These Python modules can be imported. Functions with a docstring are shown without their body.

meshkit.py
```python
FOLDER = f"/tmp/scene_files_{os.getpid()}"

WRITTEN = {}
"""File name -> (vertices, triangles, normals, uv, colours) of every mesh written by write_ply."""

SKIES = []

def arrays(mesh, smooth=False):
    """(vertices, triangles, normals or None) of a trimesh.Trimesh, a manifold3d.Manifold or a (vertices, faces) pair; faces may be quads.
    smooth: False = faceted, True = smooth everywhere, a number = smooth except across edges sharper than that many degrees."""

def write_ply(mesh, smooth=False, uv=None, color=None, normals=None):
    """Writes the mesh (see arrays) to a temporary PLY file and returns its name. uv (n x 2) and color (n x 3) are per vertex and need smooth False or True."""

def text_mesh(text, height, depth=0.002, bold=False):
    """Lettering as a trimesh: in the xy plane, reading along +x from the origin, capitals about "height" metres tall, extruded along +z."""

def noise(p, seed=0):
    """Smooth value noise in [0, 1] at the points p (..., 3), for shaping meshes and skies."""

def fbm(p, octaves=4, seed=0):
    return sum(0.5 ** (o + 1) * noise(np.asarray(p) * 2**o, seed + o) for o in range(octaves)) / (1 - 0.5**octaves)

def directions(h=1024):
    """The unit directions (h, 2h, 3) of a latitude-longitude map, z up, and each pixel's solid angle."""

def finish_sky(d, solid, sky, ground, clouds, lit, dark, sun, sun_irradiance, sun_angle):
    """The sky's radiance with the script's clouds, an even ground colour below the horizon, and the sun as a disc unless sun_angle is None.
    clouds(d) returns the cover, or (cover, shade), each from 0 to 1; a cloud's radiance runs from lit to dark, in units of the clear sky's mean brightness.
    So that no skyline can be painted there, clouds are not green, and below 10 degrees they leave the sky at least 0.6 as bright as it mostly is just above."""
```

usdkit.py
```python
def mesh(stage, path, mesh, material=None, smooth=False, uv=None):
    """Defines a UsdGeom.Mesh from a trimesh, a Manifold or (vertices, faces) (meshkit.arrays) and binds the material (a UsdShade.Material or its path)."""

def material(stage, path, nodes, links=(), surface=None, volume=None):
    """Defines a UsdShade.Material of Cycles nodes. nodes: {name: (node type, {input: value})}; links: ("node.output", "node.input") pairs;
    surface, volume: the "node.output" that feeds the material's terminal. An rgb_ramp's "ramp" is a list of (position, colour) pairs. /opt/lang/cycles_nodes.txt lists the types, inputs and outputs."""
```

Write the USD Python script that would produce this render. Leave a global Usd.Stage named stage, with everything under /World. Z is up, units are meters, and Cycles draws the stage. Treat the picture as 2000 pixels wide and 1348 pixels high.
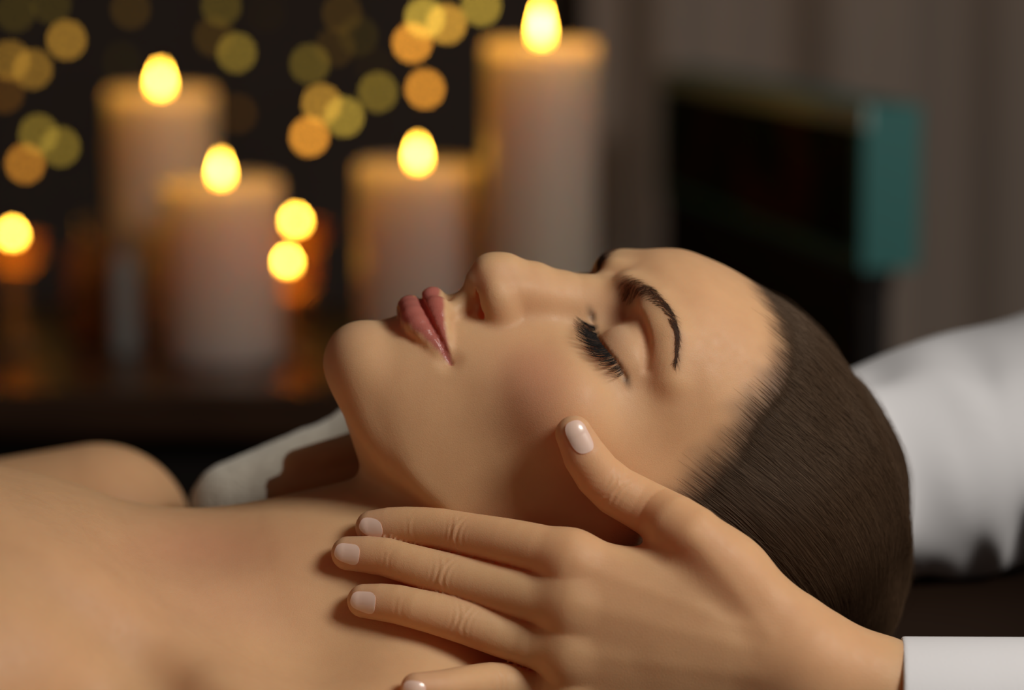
import math, random
import numpy as np
import trimesh
import usdkit, meshkit
from pxr import Usd, UsdGeom, UsdLux, UsdShade, Gf, Sdf, Vt
from scipy.ndimage import map_coordinates, gaussian_filter
from scipy.interpolate import PchipInterpolator
from scipy.spatial import cKDTree

stage = Usd.Stage.CreateInMemory()
UsdGeom.SetStageUpAxis(stage, UsdGeom.Tokens.z)
UsdGeom.SetStageMetersPerUnit(stage, 1.0)
stage.DefinePrim('/World', 'Xform')
stage.DefinePrim('/World/Looks', 'Scope')

# ------------------------------------------------------------------ camera, lights, exposure
D0 = 1.10                       # camera to the plane of the near cheek
S0 = 4900.0                     # pixels per metre on that plane
PITCH = math.radians(8.0)
TGT = np.array([0.0, 0.0, 0.88])
RIGHT = np.array([1.0, 0, 0])
UP = np.array([0, math.sin(PITCH), math.cos(PITCH)])
BACK = np.array([0, -math.cos(PITCH), math.sin(PITCH)])
CAM = TGT + D0 * BACK
cam = UsdGeom.Camera.Define(stage, '/World/camera')
M = Gf.Matrix4d(*RIGHT, 0, *UP, 0, *BACK, 0, *CAM, 1)
cam.AddTransformOp().Set(M)
cam.CreateHorizontalApertureAttr(36.0)
cam.CreateVerticalApertureAttr(36.0 * 1348 / 2000)
FOC = 36.0 * D0 * S0 / 2000
cam.CreateFocalLengthAttr(FOC)
cam.CreateFStopAttr(FOC / 28.0)
cam.CreateFocusDistanceAttr(D0 + 0.013)
cam.CreateExposureAttr(0.0)


def look_matrix(pos, at):
    z = np.array(pos, float) - np.array(at, float); z /= np.linalg.norm(z)
    x = np.cross([0, 0, 1.0], z); x /= np.linalg.norm(x)
    y = np.cross(z, x)
    return Gf.Matrix4d(*x, 0, *y, 0, *z, 0, *pos, 1)


def rect_light(name, pos, at, w, h, inten, col):
    l = UsdLux.RectLight.Define(stage, '/World/' + name)
    l.AddTransformOp().Set(look_matrix(pos, at))
    l.CreateWidthAttr(w); l.CreateHeightAttr(h)
    l.CreateIntensityAttr(inten); l.CreateColorAttr(Gf.Vec3f(*col))
    return l


rect_light('key_softbox', (0.86, -0.60, 1.66), (0.0, -0.02, 0.87), 0.42, 0.42, 29.5, (1.0, 0.935, 0.86))
dome = UsdLux.DomeLight.Define(stage, '/World/room_fill')
dome.CreateIntensityAttr(0.012); dome.CreateColorAttr(Gf.Vec3f(1.0, 0.86, 0.75))

# ------------------------------------------------------------------ coordinates
# camera-frame millimetres: u right, v up, w towards the camera; px, py are photograph pixels


def P(px, py, w):
    s = S0 / 1000 * 1100 / (1100.0 - w)
    return np.array([(px - 1000.0) / s, (674.0 - py) / s, w])


def to_world(q):
    q = np.asarray(q, float) / 1000.0
    return TGT + q[..., :1] * RIGHT + q[..., 1:2] * UP + q[..., 2:3] * BACK


def to_px(q):
    q = np.asarray(q, float)
    s = S0 / 1000 * 1100 / (1100.0 - q[..., 2])
    return np.stack([1000 + q[..., 0] * s, 674 - q[..., 1] * s], -1)


def W2C(p):
    """world metres to camera-frame millimetres"""
    d = (np.asarray(p, float) - TGT) * 1000
    return np.stack([d @ RIGHT, d @ UP, d @ BACK], -1)


# ------------------------------------------------------------------ naming helpers
USED = {}


def numbered(parent, name):
    k = (parent, name); n = USED.get(k, 0); USED[k] = n + 1
    return f'{parent}/{name}' + (f'_{n:03d}' if n else '')


def tag(prim, label=None, cat=None, group=None, kind=None):
    for k, v in (('label', label), ('category', cat), ('group', group), ('kind', kind)):
        if v:
            prim.SetCustomDataByKey(k, v)


def thing(name, label, cat, loc=(0, 0, 0), group=None, rotz=0):
    path = numbered('/World', name)
    x = UsdGeom.Xform.Define(stage, path)
    x.AddTranslateOp().Set(Gf.Vec3d(*map(float, loc)))
    if rotz:
        x.AddRotateZOp().Set(rotz)
    tag(x.GetPrim(), label, cat, group)
    return path


def obj(name, mesh, mat, parent='/World', smooth=30, label=None, cat=None, kind=None, group=None, col=None, uv=None):
    path = numbered(parent, name)
    m = usdkit.mesh(stage, path, mesh, mat, smooth, uv)
    tag(m.GetPrim(), label, cat, group, kind)
    if col is not None:
        UsdGeom.PrimvarsAPI(m).CreatePrimvar('tint', Sdf.ValueTypeNames.Color3fArray, 'vertex').Set(
            Vt.Vec3fArray.FromNumpy(np.asarray(col, np.float32)))
    return path


def copy_of(path, loc, label=None, rotz=0, group=None):
    name = path.rsplit('/', 1)[1].rstrip('0123456789').rstrip('_')
    was = stage.GetPrimAtPath(path).GetCustomData()
    new = thing(name, label or was.get('label'), was.get('category'), loc, group or was.get('group'), rotz)
    p = stage.GetPrimAtPath(new)
    p.GetReferences().AddInternalReference(path)
    p.SetInstanceable(True)
    return new


def curves(name, strands, widths, mat, parent, label=None, kind=None):
    """strands (n, k, 3) world metres; widths (n, k) or (k,)"""
    path = numbered(parent, name)
    c = UsdGeom.BasisCurves.Define(stage, path)
    n, k, _ = strands.shape
    c.CreateTypeAttr('linear')
    c.CreateCurveVertexCountsAttr(Vt.IntArray.FromNumpy(np.full(n, k, np.int32)))
    c.CreatePointsAttr(Vt.Vec3fArray.FromNumpy(strands.reshape(-1, 3).astype(np.float32)))
    wd = np.broadcast_to(widths, (n, k)).astype(np.float32).ravel()
    c.CreateWidthsAttr(Vt.FloatArray.FromNumpy(np.ascontiguousarray(wd)))
    c.SetWidthsInterpolation('vertex')
    UsdShade.MaterialBindingAPI.Apply(c.GetPrim()).Bind(mat)
    tag(c.GetPrim(), label, None, None, kind)
    return path


# ------------------------------------------------------------------ implicit surfaces
def smin(a, b, k):
    h = np.maximum(k - np.abs(a - b), 0) / k
    return np.minimum(a, b) - h * h * k * 0.25


def smax(a, b, k):
    return -smin(-a, -b, k)


def sstep(x, a, b):
    t = np.clip((x - a) / (b - a), 0, 1)
    return t * t * (3 - 2 * t)


def cap(p, a, b, ra, rb):
    a = np.asarray(a, np.float32); b = np.asarray(b, np.float32)
    ab = b - a
    t = np.clip(((p - a) @ ab) / max(float(ab @ ab), 1e-9), 0, 1)
    d = p - a - t[:, None] * ab
    return np.sqrt((d * d).sum(1)) - (ra + (rb - ra) * t)


def ell(p, c, r):
    r = np.asarray(r, np.float32)
    q = p - np.asarray(c, np.float32)
    k0 = np.sqrt(((q / r) ** 2).sum(1)); k1 = np.sqrt(((q / (r * r)) ** 2).sum(1))
    return k0 * (k0 - 1) / np.maximum(k1, 1e-6)


def spline(pts, n):
    pts = np.asarray(pts, float)
    t = np.r_[0, np.cumsum(np.linalg.norm(np.diff(pts[:, :3], axis=0), axis=1))]
    x = np.linspace(0, t[-1], n)
    return np.stack([PchipInterpolator(t, pts[:, i])(x) for i in range(pts.shape[1])], 1)


def chain(p, pts, k=None):
    """pts rows x y z r"""
    out = None
    for a, b in zip(pts[:-1], pts[1:]):
        d = cap(p, a[:3], b[:3], a[3], b[3])
        out = d if out is None else (np.minimum(out, d) if k is None else smin(out, d, k))
    return out


def mesh_sdf(f, lo, hi, h, B=8, coarse_slack=1.0):
    """Surface nets over the blocks that the surface crosses, then pulled onto it."""
    lo = np.asarray(lo, float)
    nb = np.ceil((np.asarray(hi, float) - lo) / (h * B)).astype(int)
    g = np.stack(np.meshgrid(*[np.arange(n) for n in nb], indexing='ij'), -1).reshape(-1, 3)
    c = (lo + (g + 0.5) * h * B).astype(np.float32)
    d = np.concatenate([f(c[i:i + 400000]) for i in range(0, len(c), 400000)])
    act = g[np.abs(d) < h * B * 0.95 * coarse_slack + 1.0]
    off = np.stack(np.meshgrid(*[np.arange(B + 1)] * 3, indexing='ij'), -1).reshape(-1, 3)
    pts = (lo + (act[:, None] * B + off[None]) * h).astype(np.float32).reshape(-1, 3)
    val = np.concatenate([f(pts[i:i + 600000]) for i in range(0, len(pts), 600000)])
    val = val.reshape(len(act), B + 1, B + 1, B + 1)
    val = np.where(val == 0, 1e-6, val)
    N = nb * B + 2

    def gid(i):
        return (i[:, 0].astype(np.int64) * N[1] + i[:, 1]) * N[2] + i[:, 2]
    # cells
    neg = val < 0
    cnt = np.zeros((len(act), B, B, B), int)
    for dx, dy, dz in np.ndindex(2, 2, 2):
        cnt += neg[:, dx:B + dx, dy:B + dy, dz:B + dz]
    ci = np.argwhere((cnt > 0) & (cnt < 8))
    acc = np.zeros((len(ci), 3)); num = np.zeros(len(ci))
    corner = lambda o: val[ci[:, 0], ci[:, 1] + o[0], ci[:, 2] + o[1], ci[:, 3] + o[2]]
    for ax in range(3):
        for o in np.ndindex(2, 2):
            a = list(o); a.insert(ax, 0); b = list(o); b.insert(ax, 1)
            va, vb = corner(a), corner(b)
            s = (va < 0) != (vb < 0)
            t = np.where(s, va / np.where(s, va - vb, 1), 0)
            pt = np.tile(np.array(a, float), (len(ci), 1)); pt[:, ax] += t
            acc[s] += pt[s]; num += s
    cell = act[ci[:, 0]] * B + ci[:, 1:]
    v = lo + (cell + acc / num[:, None]) * h
    ids = gid(cell); order = np.argsort(ids); sid = ids[order]
    faces = []
    for ax in range(3):
        sl0 = [slice(None)] + [slice(0, B)] * 3
        sl1 = list(sl0); sl1[ax + 1] = slice(1, B + 1)
        n0, n1 = neg[tuple(sl0)], neg[tuple(sl1)]
        e = np.argwhere(n0 != n1)
        base = act[e[:, 0]] * B + e[:, 1:]
        flip = n0[tuple(e.T)]
        b1, b2 = (ax + 1) % 3, (ax + 2) % 3
        quad = []
        for o1, o2 in ((0, 0), (-1, 0), (-1, -1), (0, -1)):
            q = base.copy(); q[:, b1] += o1; q[:, b2] += o2
            k = np.searchsorted(sid, gid(q)); k = np.clip(k, 0, len(sid) - 1)
            ok = (sid[k] == gid(q)) & (q.min(1) >= 0)
            quad.append(np.where(ok, order[k], -1))
        quad = np.stack(quad, 1)
        keep = (quad >= 0).all(1)
        quad, flip = quad[keep], flip[keep]
        quad = np.where(flip[:, None], quad, quad[:, ::-1])
        faces.append(quad)
    q = np.vstack(faces)
    for _ in range(2):
        fv, gr = grad(f, v)
        step = fv[:, None] * gr / np.maximum((gr * gr).sum(1), 0.2)[:, None]
        ln = np.linalg.norm(step, axis=1, keepdims=True)
        v = v - step * np.minimum(1, 0.7 * h / np.maximum(ln, 1e-9))
    return v, np.vstack([q[:, [0, 1, 2]], q[:, [0, 2, 3]]])


def grad(f, v, e=0.25):
    v = np.asarray(v, np.float32)
    f0 = f(v)
    g = np.stack([(f(v + np.eye(3, dtype=np.float32)[i] * e) - f(v - np.eye(3, dtype=np.float32)[i] * e)) / (2 * e) for i in range(3)], 1)
    return f0, g


def settle(f, v, it=6, lift=0.0):
    for _ in range(it):
        fv, gr = grad(f, v)
        v = v - (fv - lift)[:, None] * gr / np.maximum((gr * gr).sum(1), 0.2)[:, None]
    return v


def inside_poly(x, y, poly):
    poly = np.asarray(poly, float)
    r = np.zeros(np.shape(x), bool)
    for (x0, y0), (x1, y1) in zip(poly, np.roll(poly, -1, 0)):
        if y0 == y1:
            continue
        c = ((y0 > y) != (y1 > y)) & (x < (x1 - x0) * (y - y0) / (y1 - y0) + x0)
        r ^= c
    return r


def line_dist(x, y, line):
    d = np.full(np.shape(x), 1e9)
    for (x0, y0), (x1, y1) in zip(line[:-1], line[1:]):
        ax, ay = x1 - x0, y1 - y0
        t = np.clip(((x - x0) * ax + (y - y0) * ay) / (ax * ax + ay * ay + 1e-9), 0, 1)
        d = np.minimum(d, np.hypot(x - x0 - t * ax, y - y0 - t * ay))
    return d


def signed_poly(x, y, poly):
    poly = list(map(tuple, poly))
    d = line_dist(x, y, poly + poly[:1])
    return np.where(inside_poly(x, y, poly), d, -d)

# ------------------------------------------------------------------ materials
def mat(name, nodes, links=(), surface='p.BSDF', volume=None):
    return usdkit.material(stage, '/World/Looks/' + name, nodes, links, surface=surface, volume=volume)


def plain(name, col, rough=0.6, bump=None, **kw):
    nodes = {'p': ('principled_bsdf', dict(base_color=col, roughness=rough, **kw))}
    links = []
    if bump:
        sc, st, dist = bump
        nodes |= {'g': ('geometry', {}), 'n': ('noise_texture', dict(scale=sc, detail=4.0)), 'b': ('bump', dict(strength=st, distance=dist))}
        links = [('g.position', 'n.vector'), ('n.fac', 'b.height'), ('b.normal', 'p.normal')]
    return mat(name, nodes, links)


def skin_material(name, tone=(1, 1, 1), sss=0.35):
    nodes = {
        'g': ('geometry', {}), 'a': ('attribute', {'attribute': 'tint'}),
        'n1': ('noise_texture', dict(scale=70.0, detail=4.0, roughness=0.6)),
        'r1': ('rgb_ramp', {'ramp': [(0.3, (0.965 * tone[0], 0.945 * tone[1], 0.94 * tone[2])), (0.7, (1.025 * tone[0], 1.02 * tone[1], 1.015 * tone[2]))]}),
        'm': ('mix', dict(mix_type='multiply', fac=1.0)),
        'v': ('voronoi_texture', dict(scale=1500.0, feature='f1')),
        'n2': ('noise_texture', dict(scale=2600.0, detail=2.0)),
        'ad': ('math', dict(math_type='multiply_add', value2=0.6)),
        'b': ('bump', dict(strength=0.22, distance=0.0003)),
        'n3': ('noise_texture', dict(scale=260.0, detail=3.0)),
        'mr': ('map_range', dict(from_min=0.3, from_max=0.7, to_min=0.46, to_max=0.60)),
        'sc': ('separate_color', {}), 'lm': ('math', dict(math_type='multiply_add', value2=-2.35)), 'lk': ('math', dict(math_type='multiply', value2=12.0, use_clamp=True)), 'rm': ('mix_float', dict(b=0.24)),
        'p': ('principled_bsdf', dict(subsurface_weight=sss, subsurface_scale=0.004, subsurface_radius=(1.0, 0.35, 0.2), ior=1.4, specular_ior_level=0.32, subsurface_method='random_walk')),
    }
    links = [('g.position', 'n1.vector'), ('n1.fac', 'r1.fac'), ('a.color', 'm.color1'), ('r1.color', 'm.color2'), ('m.color', 'p.base_color'),
             ('g.position', 'v.vector'), ('g.position', 'n2.vector'), ('v.distance', 'ad.value1'), ('n2.fac', 'ad.value3'), ('ad.value', 'b.height'), ('b.normal', 'p.normal'),
             ('g.position', 'n3.vector'), ('n3.fac', 'mr.value'), ('mr.result', 'rm.a'), ('a.color', 'sc.color'), ('sc.g', 'lm.value1'), ('sc.r', 'lm.value3'), ('lm.value', 'lk.value1'), ('lk.value', 'rm.fac'), ('rm.result', 'p.roughness')]
    return mat(name, nodes, links)


SKIN = np.array([0.63, 0.365, 0.19])
m_skin = skin_material('client_skin')
m_skin2 = skin_material('therapist_skin', (1, 1, 1))
m_hair = plain('dark_brown_hair', (0.028, 0.015, 0.009), 0.5, specular_ior_level=0.25)
m_strand = mat('hair_strand', {
    'o': ('hair_info', {}), 'w': ('rgb_ramp', {'ramp': [(0, (0.020, 0.011, 0.006)), (0.55, (0.062, 0.035, 0.019)), (0.85, (0.13, 0.075, 0.042)), (1, (0.42, 0.27, 0.16))]}),
    'wn': ('white_noise_texture', {'dimensions': '1D'}),
    'p': ('principled_bsdf', dict(roughness=0.42, specular_ior_level=0.35, specular_tint=(1.0, 0.8, 0.62)))},
    [('o.index', 'wn.w'), ('wn.value', 'w.fac'), ('w.color', 'p.base_color')])
m_lash = plain('lash_black', (0.007, 0.005, 0.004), 0.6, specular_ior_level=0.2)
m_brow = plain('brow_brown', (0.040, 0.020, 0.012), 0.6, specular_ior_level=0.15)
m_nail = plain('fingernail', (0.88, 0.55, 0.44), 0.3, subsurface_weight=0.2, subsurface_scale=0.002, coat_weight=0.4)

# ------------------------------------------------------------------ the woman on the table
# head frame (mm): x lateral (|x|, both sides alike), y forward, z up; origin at the root of the nose
TH, PHI = math.radians(25.0), math.radians(4.0)
_z = np.array([0.958, 0.287, 0.0]); _y = np.array([-0.287, 0.958, 0.0]); _x = np.array([0, 0, 1.0])
_y, _x = math.cos(TH) * _y + math.sin(TH) * _x, math.cos(TH) * _x - math.sin(TH) * _y
_x, _z = math.cos(PHI) * _x + math.sin(PHI) * _z, math.cos(PHI) * _z - math.sin(PHI) * _x
HR = np.stack([_x, _y, _z], 1)
HO = P(1145, 540, -50)


def H(x, y, z):
    return HO + HR @ np.array([x, y, z], float)


def to_head(p):
    return (np.asarray(p, np.float32) - HO.astype(np.float32)) @ HR.astype(np.float32)


def from_head(q):
    return HO + np.asarray(q) @ HR.T


AX = -100.0
SECTIONS = {
    -130: [(0, -4), (12, -8), (22, -20), (30, -38), (38, -60), (44, -85), (46, -105), (40, -125), (0, -140)],
    -112: [(0, 3), (10, 0), (20, -10), (30, -28), (40, -52), (47, -75), (50, -95), (45, -118), (0, -138)],
    -104: [(0, 7.5), (10, 5), (19, -2), (28, -18), (38, -42), (47, -68), (52, -92), (46, -122), (0, -142)],
    -95: [(0, 9.5), (10, 7.5), (19, 1.5), (28, -11), (38, -30), (48, -58), (54, -88), (49, -124), (0, -146)],
    -85: [(0, 7), (10, 6), (19, 2), (28, -8), (38, -25), (48, -49), (56, -82), (53, -124), (0, -150)],
    -68: [(0, 7), (10, 6), (18, 2), (26, -5), (36, -17), (46, -34), (55, -60), (60, -88), (57, -126), (0, -158)],
    -53: [(0, 4), (10, 3), (18, 0), (26, -5), (36, -12), (46, -24), (56, -46), (63, -80), (62, -126), (0, -165)],
    -38: [(0, 1), (12, -1), (20, -4), (28, -7), (38, -11), (48, -20), (58, -40), (66, -72), (66, -126), (0, -172)],
    -22: [(0, -2), (12, -5), (20, -9), (28, -11), (38, -13), (48, -20), (58, -37), (66, -66), (69, -126), (0, -176)],
    -8: [(0, -8), (12, -13), (20, -16.5), (30, -19), (40, -23), (48, -30), (58, -44), (66, -66), (71, -110), (61, -150), (0, -178)],
    4: [(0, -7), (12, -12), (20, -18), (30, -22), (40, -24.5), (48, -29.8), (57, -43), (65, -64), (72, -105), (63, -150), (0, -179)],
    16: [(0, -2), (12, -3.5), (22, -7), (32, -11), (42, -16), (51, -28), (59, -44), (66, -66), (73, -105), (65, -150), (0, -179)],
    28: [(0, -2), (12, -3), (22, -6.5), (32, -11.5), (42, -18), (51, -29), (59, -45), (66, -66), (73, -105), (65, -150), (0, -178)],
    42: [(0, -6), (12, -7), (22, -10), (32, -16), (42, -25), (51, -38), (60, -56), (67, -78), (71, -105), (63, -148), (0, -174)],
    56: [(0, -16), (14, -18), (28, -24), (40, -34), (50, -48), (58, -65), (64, -88), (65, -110), (56, -148), (0, -166)],
    70: [(0, -31), (14, -33), (28, -40), (40, -51), (50, -67), (55, -85), (57, -105), (48, -140), (0, -155)],
    82: [(0, -48), (14, -50), (26, -57), (36, -68), (43, -82), (46, -105), (36, -132), (0, -145)],
    91: [(0, -68), (12, -70), (22, -76), (30, -88), (32, -105), (24, -125), (0, -133)],
    97: [(0, -88), (8, -90), (14, -98), (14, -105), (8, -114), (0, -117)],
}
_ag = np.radians(np.arange(0, 181, 2.0))
_zs = sorted(SECTIONS)
_rows = []
for _k in _zs:
    _p = np.array(SECTIONS[_k], float)
    _a, _r = np.arctan2(_p[:, 0], _p[:, 1] - AX), np.hypot(_p[:, 0], _p[:, 1] - AX)
    _a = np.r_[-_a[1], _a, 2 * math.pi - _a[-2]]; _r = np.r_[_r[1], _r, _r[-2]]
    _rows.append(PchipInterpolator(_a, _r)(_ag))
_rows = np.array(_rows)
_zg = np.arange(-135, 100.5, 1.0)
_R2 = PchipInterpolator(np.r_[_zs, 99.0], np.vstack([_rows ** 2, np.full((1, len(_ag)), 4.0)]), axis=0, extrapolate=True)(np.clip(_zg, -130, 99))
TAB = np.sqrt(np.maximum(_R2, 1.0))
TAB = gaussian_filter(TAB, (2.2, 1.6), mode=('nearest', 'mirror'))
_gz, _ga = np.gradient(TAB, 1.0, _ag[1] - _ag[0])
SLOPE = np.sqrt(1 + np.minimum(_gz, 8) ** 2 + (_ga / TAB) ** 2)
TAB = TAB.astype(np.float32); SLOPE = SLOPE.astype(np.float32)


def skull(x, y, z):
    rho = np.hypot(x, y - AX); a = np.degrees(np.arctan2(x, y - AX)) / 2.0
    iz = np.clip(z + 135, 0, len(_zg) - 1)
    c = np.stack([iz, a])
    r = map_coordinates(TAB, c, order=1, mode='nearest'); s = map_coordinates(SLOPE, c, order=1, mode='nearest')
    f = (rho - r) / s
    f = np.maximum(f, z - 99.0)
    # underside of the jaw, rising towards its angle
    zmin = -114.0 + 30.0 * sstep(-y, 5, 85) * sstep(x, 0, 50)
    return smax(f, (zmin - z) * 0.9, 9.0)


NOSE = [(0, -8.0, 4, 5.0), (0, -5.2, -2, 4.8), (0, -0.8, -9, 4.8), (0, 7.2, -20, 5.2), (0, 13.6, -29.5, 5.9)]
UP_LIP = spline([(0, 9.9, -64.3, 4.7), (5, 9.9, -63.7, 5.0), (11, 7.0, -64.3, 4.5), (18, 1.2, -65.3, 3.2), (24, -5.5, -66, 1.2)], 7)
LO_LIP = spline([(0, 9.0, -74.2, 5.9), (7, 8.2, -74.0, 5.7), (13, 4.8, -72.4, 4.8), (19, -0.8, -69.6, 3.2), (24, -6.0, -67, 1.2)], 7)
STOMION = [(0, 14.2, -68.6), (6, 13.2, -68.3), (13, 8.2, -67.8), (19, 2.0, -67.0), (25.5, -5.2, -65.8)]
LIDLINE = [(13.5, -13, -3.5), (20, -13.5, -4.8), (26, -14, -5.3), (32, -14.5, -5.3), (38, -17.0, -4.6), (43.5, -21, -3.0), (48.5, -26.0, -0.8)]
CREASE = [(18, -16, 8.5), (25, -17, 12.0), (32, -18.5, 13.0), (39, -22, 12.5), (45, -28, 10.0), (48, -32, 8)]
BROWRIDGE = [(10, -5, 14, 4), (24, -10.5, 21, 5), (40, -19.5, 22, 5), (50, -33, 17, 3.5)]


def face(p, fine=True):
    """head-frame points (x already >= 0) to a distance"""
    x, y, z = p[:, 0], p[:, 1], p[:, 2]
    f = skull(x, y, z)
    k = np.flatnonzero((x < 78) & (y > -72) & (z > -126) & (z < 46) & (f < 34))
    if len(k):
        q = p[k]; g = f[k]
        # eyes
        g = smin(g, chain(q, BROWRIDGE), 9)
        g = smax(g, -ell(q, (19, -2, 5), (8, 10, 9)), 8)             # hollow beside the root of the nose
        g = smin(g, ell(q, (31.5, -27.6, 3.2), (16.5, 14.4, 13.2)), 4.5)
        if fine:
            g = smax(g, -chain(q, CREASE_), 3.5)
        # cheeks
        g = smin(g, ell(q, (41, -36, -27), (20, 18, 17)), 18)
        # nose
        g = smin(g, chain(q, [(3.5, -11, 3, 6.0), (4.0, -7.2, -8, 7.2), (4.6, -0.5, -19, 8.0), (5.2, 5.5, -30, 8.6), (6.5, 6.0, -37, 8.0)]), 10)
        nose = chain(q, NOSE, 3)
        nose = smin(nose, ell(q, (0, 14.6, -37), (8.2, 8.4, 8.4)), 7)
        nose = smin(nose, cap(q, (3.8, 15.0, -38.5), (3.4, 12.6, -42.5), 5.2, 4.6), 5)
        nose = smin(nose, ell(q, (11.2, 6.2, -39.0), (5.8, 9.6, 6.2)), 6)
        g = smin(g, nose, 5.5)
        g = smin(g, cap(q, (0, 13.4, -45.2), (0, 5, -53.5), 3.9, 3.4), 4)
        g = smin(g, chain(q, [(0, 6, -52, 4), (6, 6, -60, 3.5)]), 4)
        # nostril
        d = cap(q, (6.0, 12.0, -44.2), (10.0, 2.8, -45.2), 1.8, 2.8)
        d2 = cap(q, (7.4, 8.6, -45.2), (6.8, 6.0, -38.0), 2.6, 2.2)
        g = smax(g, -np.minimum(d, d2), 1.6)
        # lips
        up = chain(q, UP_LIP, 1.0); lo = chain(q, LO_LIP, 1.0)
        g = smin(g, up, 2.6)
        g = smin(g, lo, 2.0)
        g = smax(g, -ell(q, (0, 16.5, -57), (2.6, 3.6, 5.5)), 4)          # philtrum
        g = smax(g, -ell(q, (27.8, -2.2, -66), (2.6, 4, 3.5)), 5)             # corner of the mouth
        g = smax(g, -ell(q, (0, 17, -85), (20, 8, 4.5)), 6)                  # fold above the chin
        g = smin(g, ell(q, (0, -6, -101), (19, 15.5, 12)), 10)               # chin
        if fine:
            g = smax(g, -chain(q, STOMION_), 1.6)
            g = smax(g, -chain(q, LIDLINE_), 0.9)
        f = f.copy(); f[k] = g
    return f


def far_side(q):
    """the brow on the far side sits a little lower, as in the photograph"""
    q = np.array(q, float)
    m = sstep(-q[:, 0], 3, 20) * np.exp(-((q[:, 2] - 13) / 17) ** 2) * sstep(q[:, 1], -62, -32)
    q[:, 2] -= 6.5 * m
    q[:, 1] += 1.0 * m
    return q


def on_face(pts, n, r, sink=0.0):
    q = spline(pts, n).astype(np.float32)
    for _ in range(8):                                               # along y only, so the path keeps its place seen from the front
        fv = face(q, False); e = np.float32(0.3) * np.eye(3, dtype=np.float32)[1]
        dy = (face(q + e, False) - face(q - e, False)) / 0.6
        q[:, 1] -= fv / np.maximum(dy, 0.35)
    q[:, 1] -= sink
    return np.c_[q, np.broadcast_to(r, n)]


CREASE_ = on_face(CREASE, 9, np.r_[0.6, 0.9, 1.1, 1.1, 1.1, 1.1, 1.0, 0.7, 0.3], -0.3)
STOMION_ = on_face(STOMION, 12, np.r_[np.full(9, 0.75), 0.7, 0.6, 0.5], 0.5)
LIDLINE_ = on_face(LIDLINE, 12, 0.75, -0.1)


NECK = [P(1030, 1120, -85), P(840, 1165, -78), P(600, 1235, -74), P(420, 1300, -74)]
NECK_R = [56, 53, 54, 58]


CLAV = [(P(330, 1062, -60), 5), (P(420, 1150, -22), 6), (P(520, 1245, 18), 6.5), (P(640, 1335, 48), 6)]
CLAVF = [(P(285, 1040, -96), 5), (P(215, 1010, -150), 6), (P(160, 985, -205), 6)]


def chest(p):
    f = ell(p, P(-120, 1290, -60), (120, 82, 165))
    f = smin(f, cap(p, P(190, 1052, -235), P(-150, 1110, -230), 46, 46), 12)      # far shoulder
    f = smin(f, cap(p, P(300, 1312, -78), P(-250, 1285, -70), 58, 82), 20)
    f = smin(f, cap(p, P(270, 1340, -70), P(520, 1800, 120), 56, 50), 26)       # towards the near shoulder
    f = smin(f, cap(p, P(850, 1340, -60), P(620, 1800, 80), 44, 46), 30)          # trapezius
    f = smin(f, cap(p, [-100, -205, 105], [-470, rest_v(150, 36), 150], 46, 36), 16)             # upper arms
    f = smin(f, cap(p, [-240, -110, -240], [-470, rest_v(-300, 36), -300], 44, 36), 12)
    return f


def rest_v(w, r):
    """height of a limb of radius r lying on the mattress at depth w"""
    return -217 - 0.14 * (w + 75) + r


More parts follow.
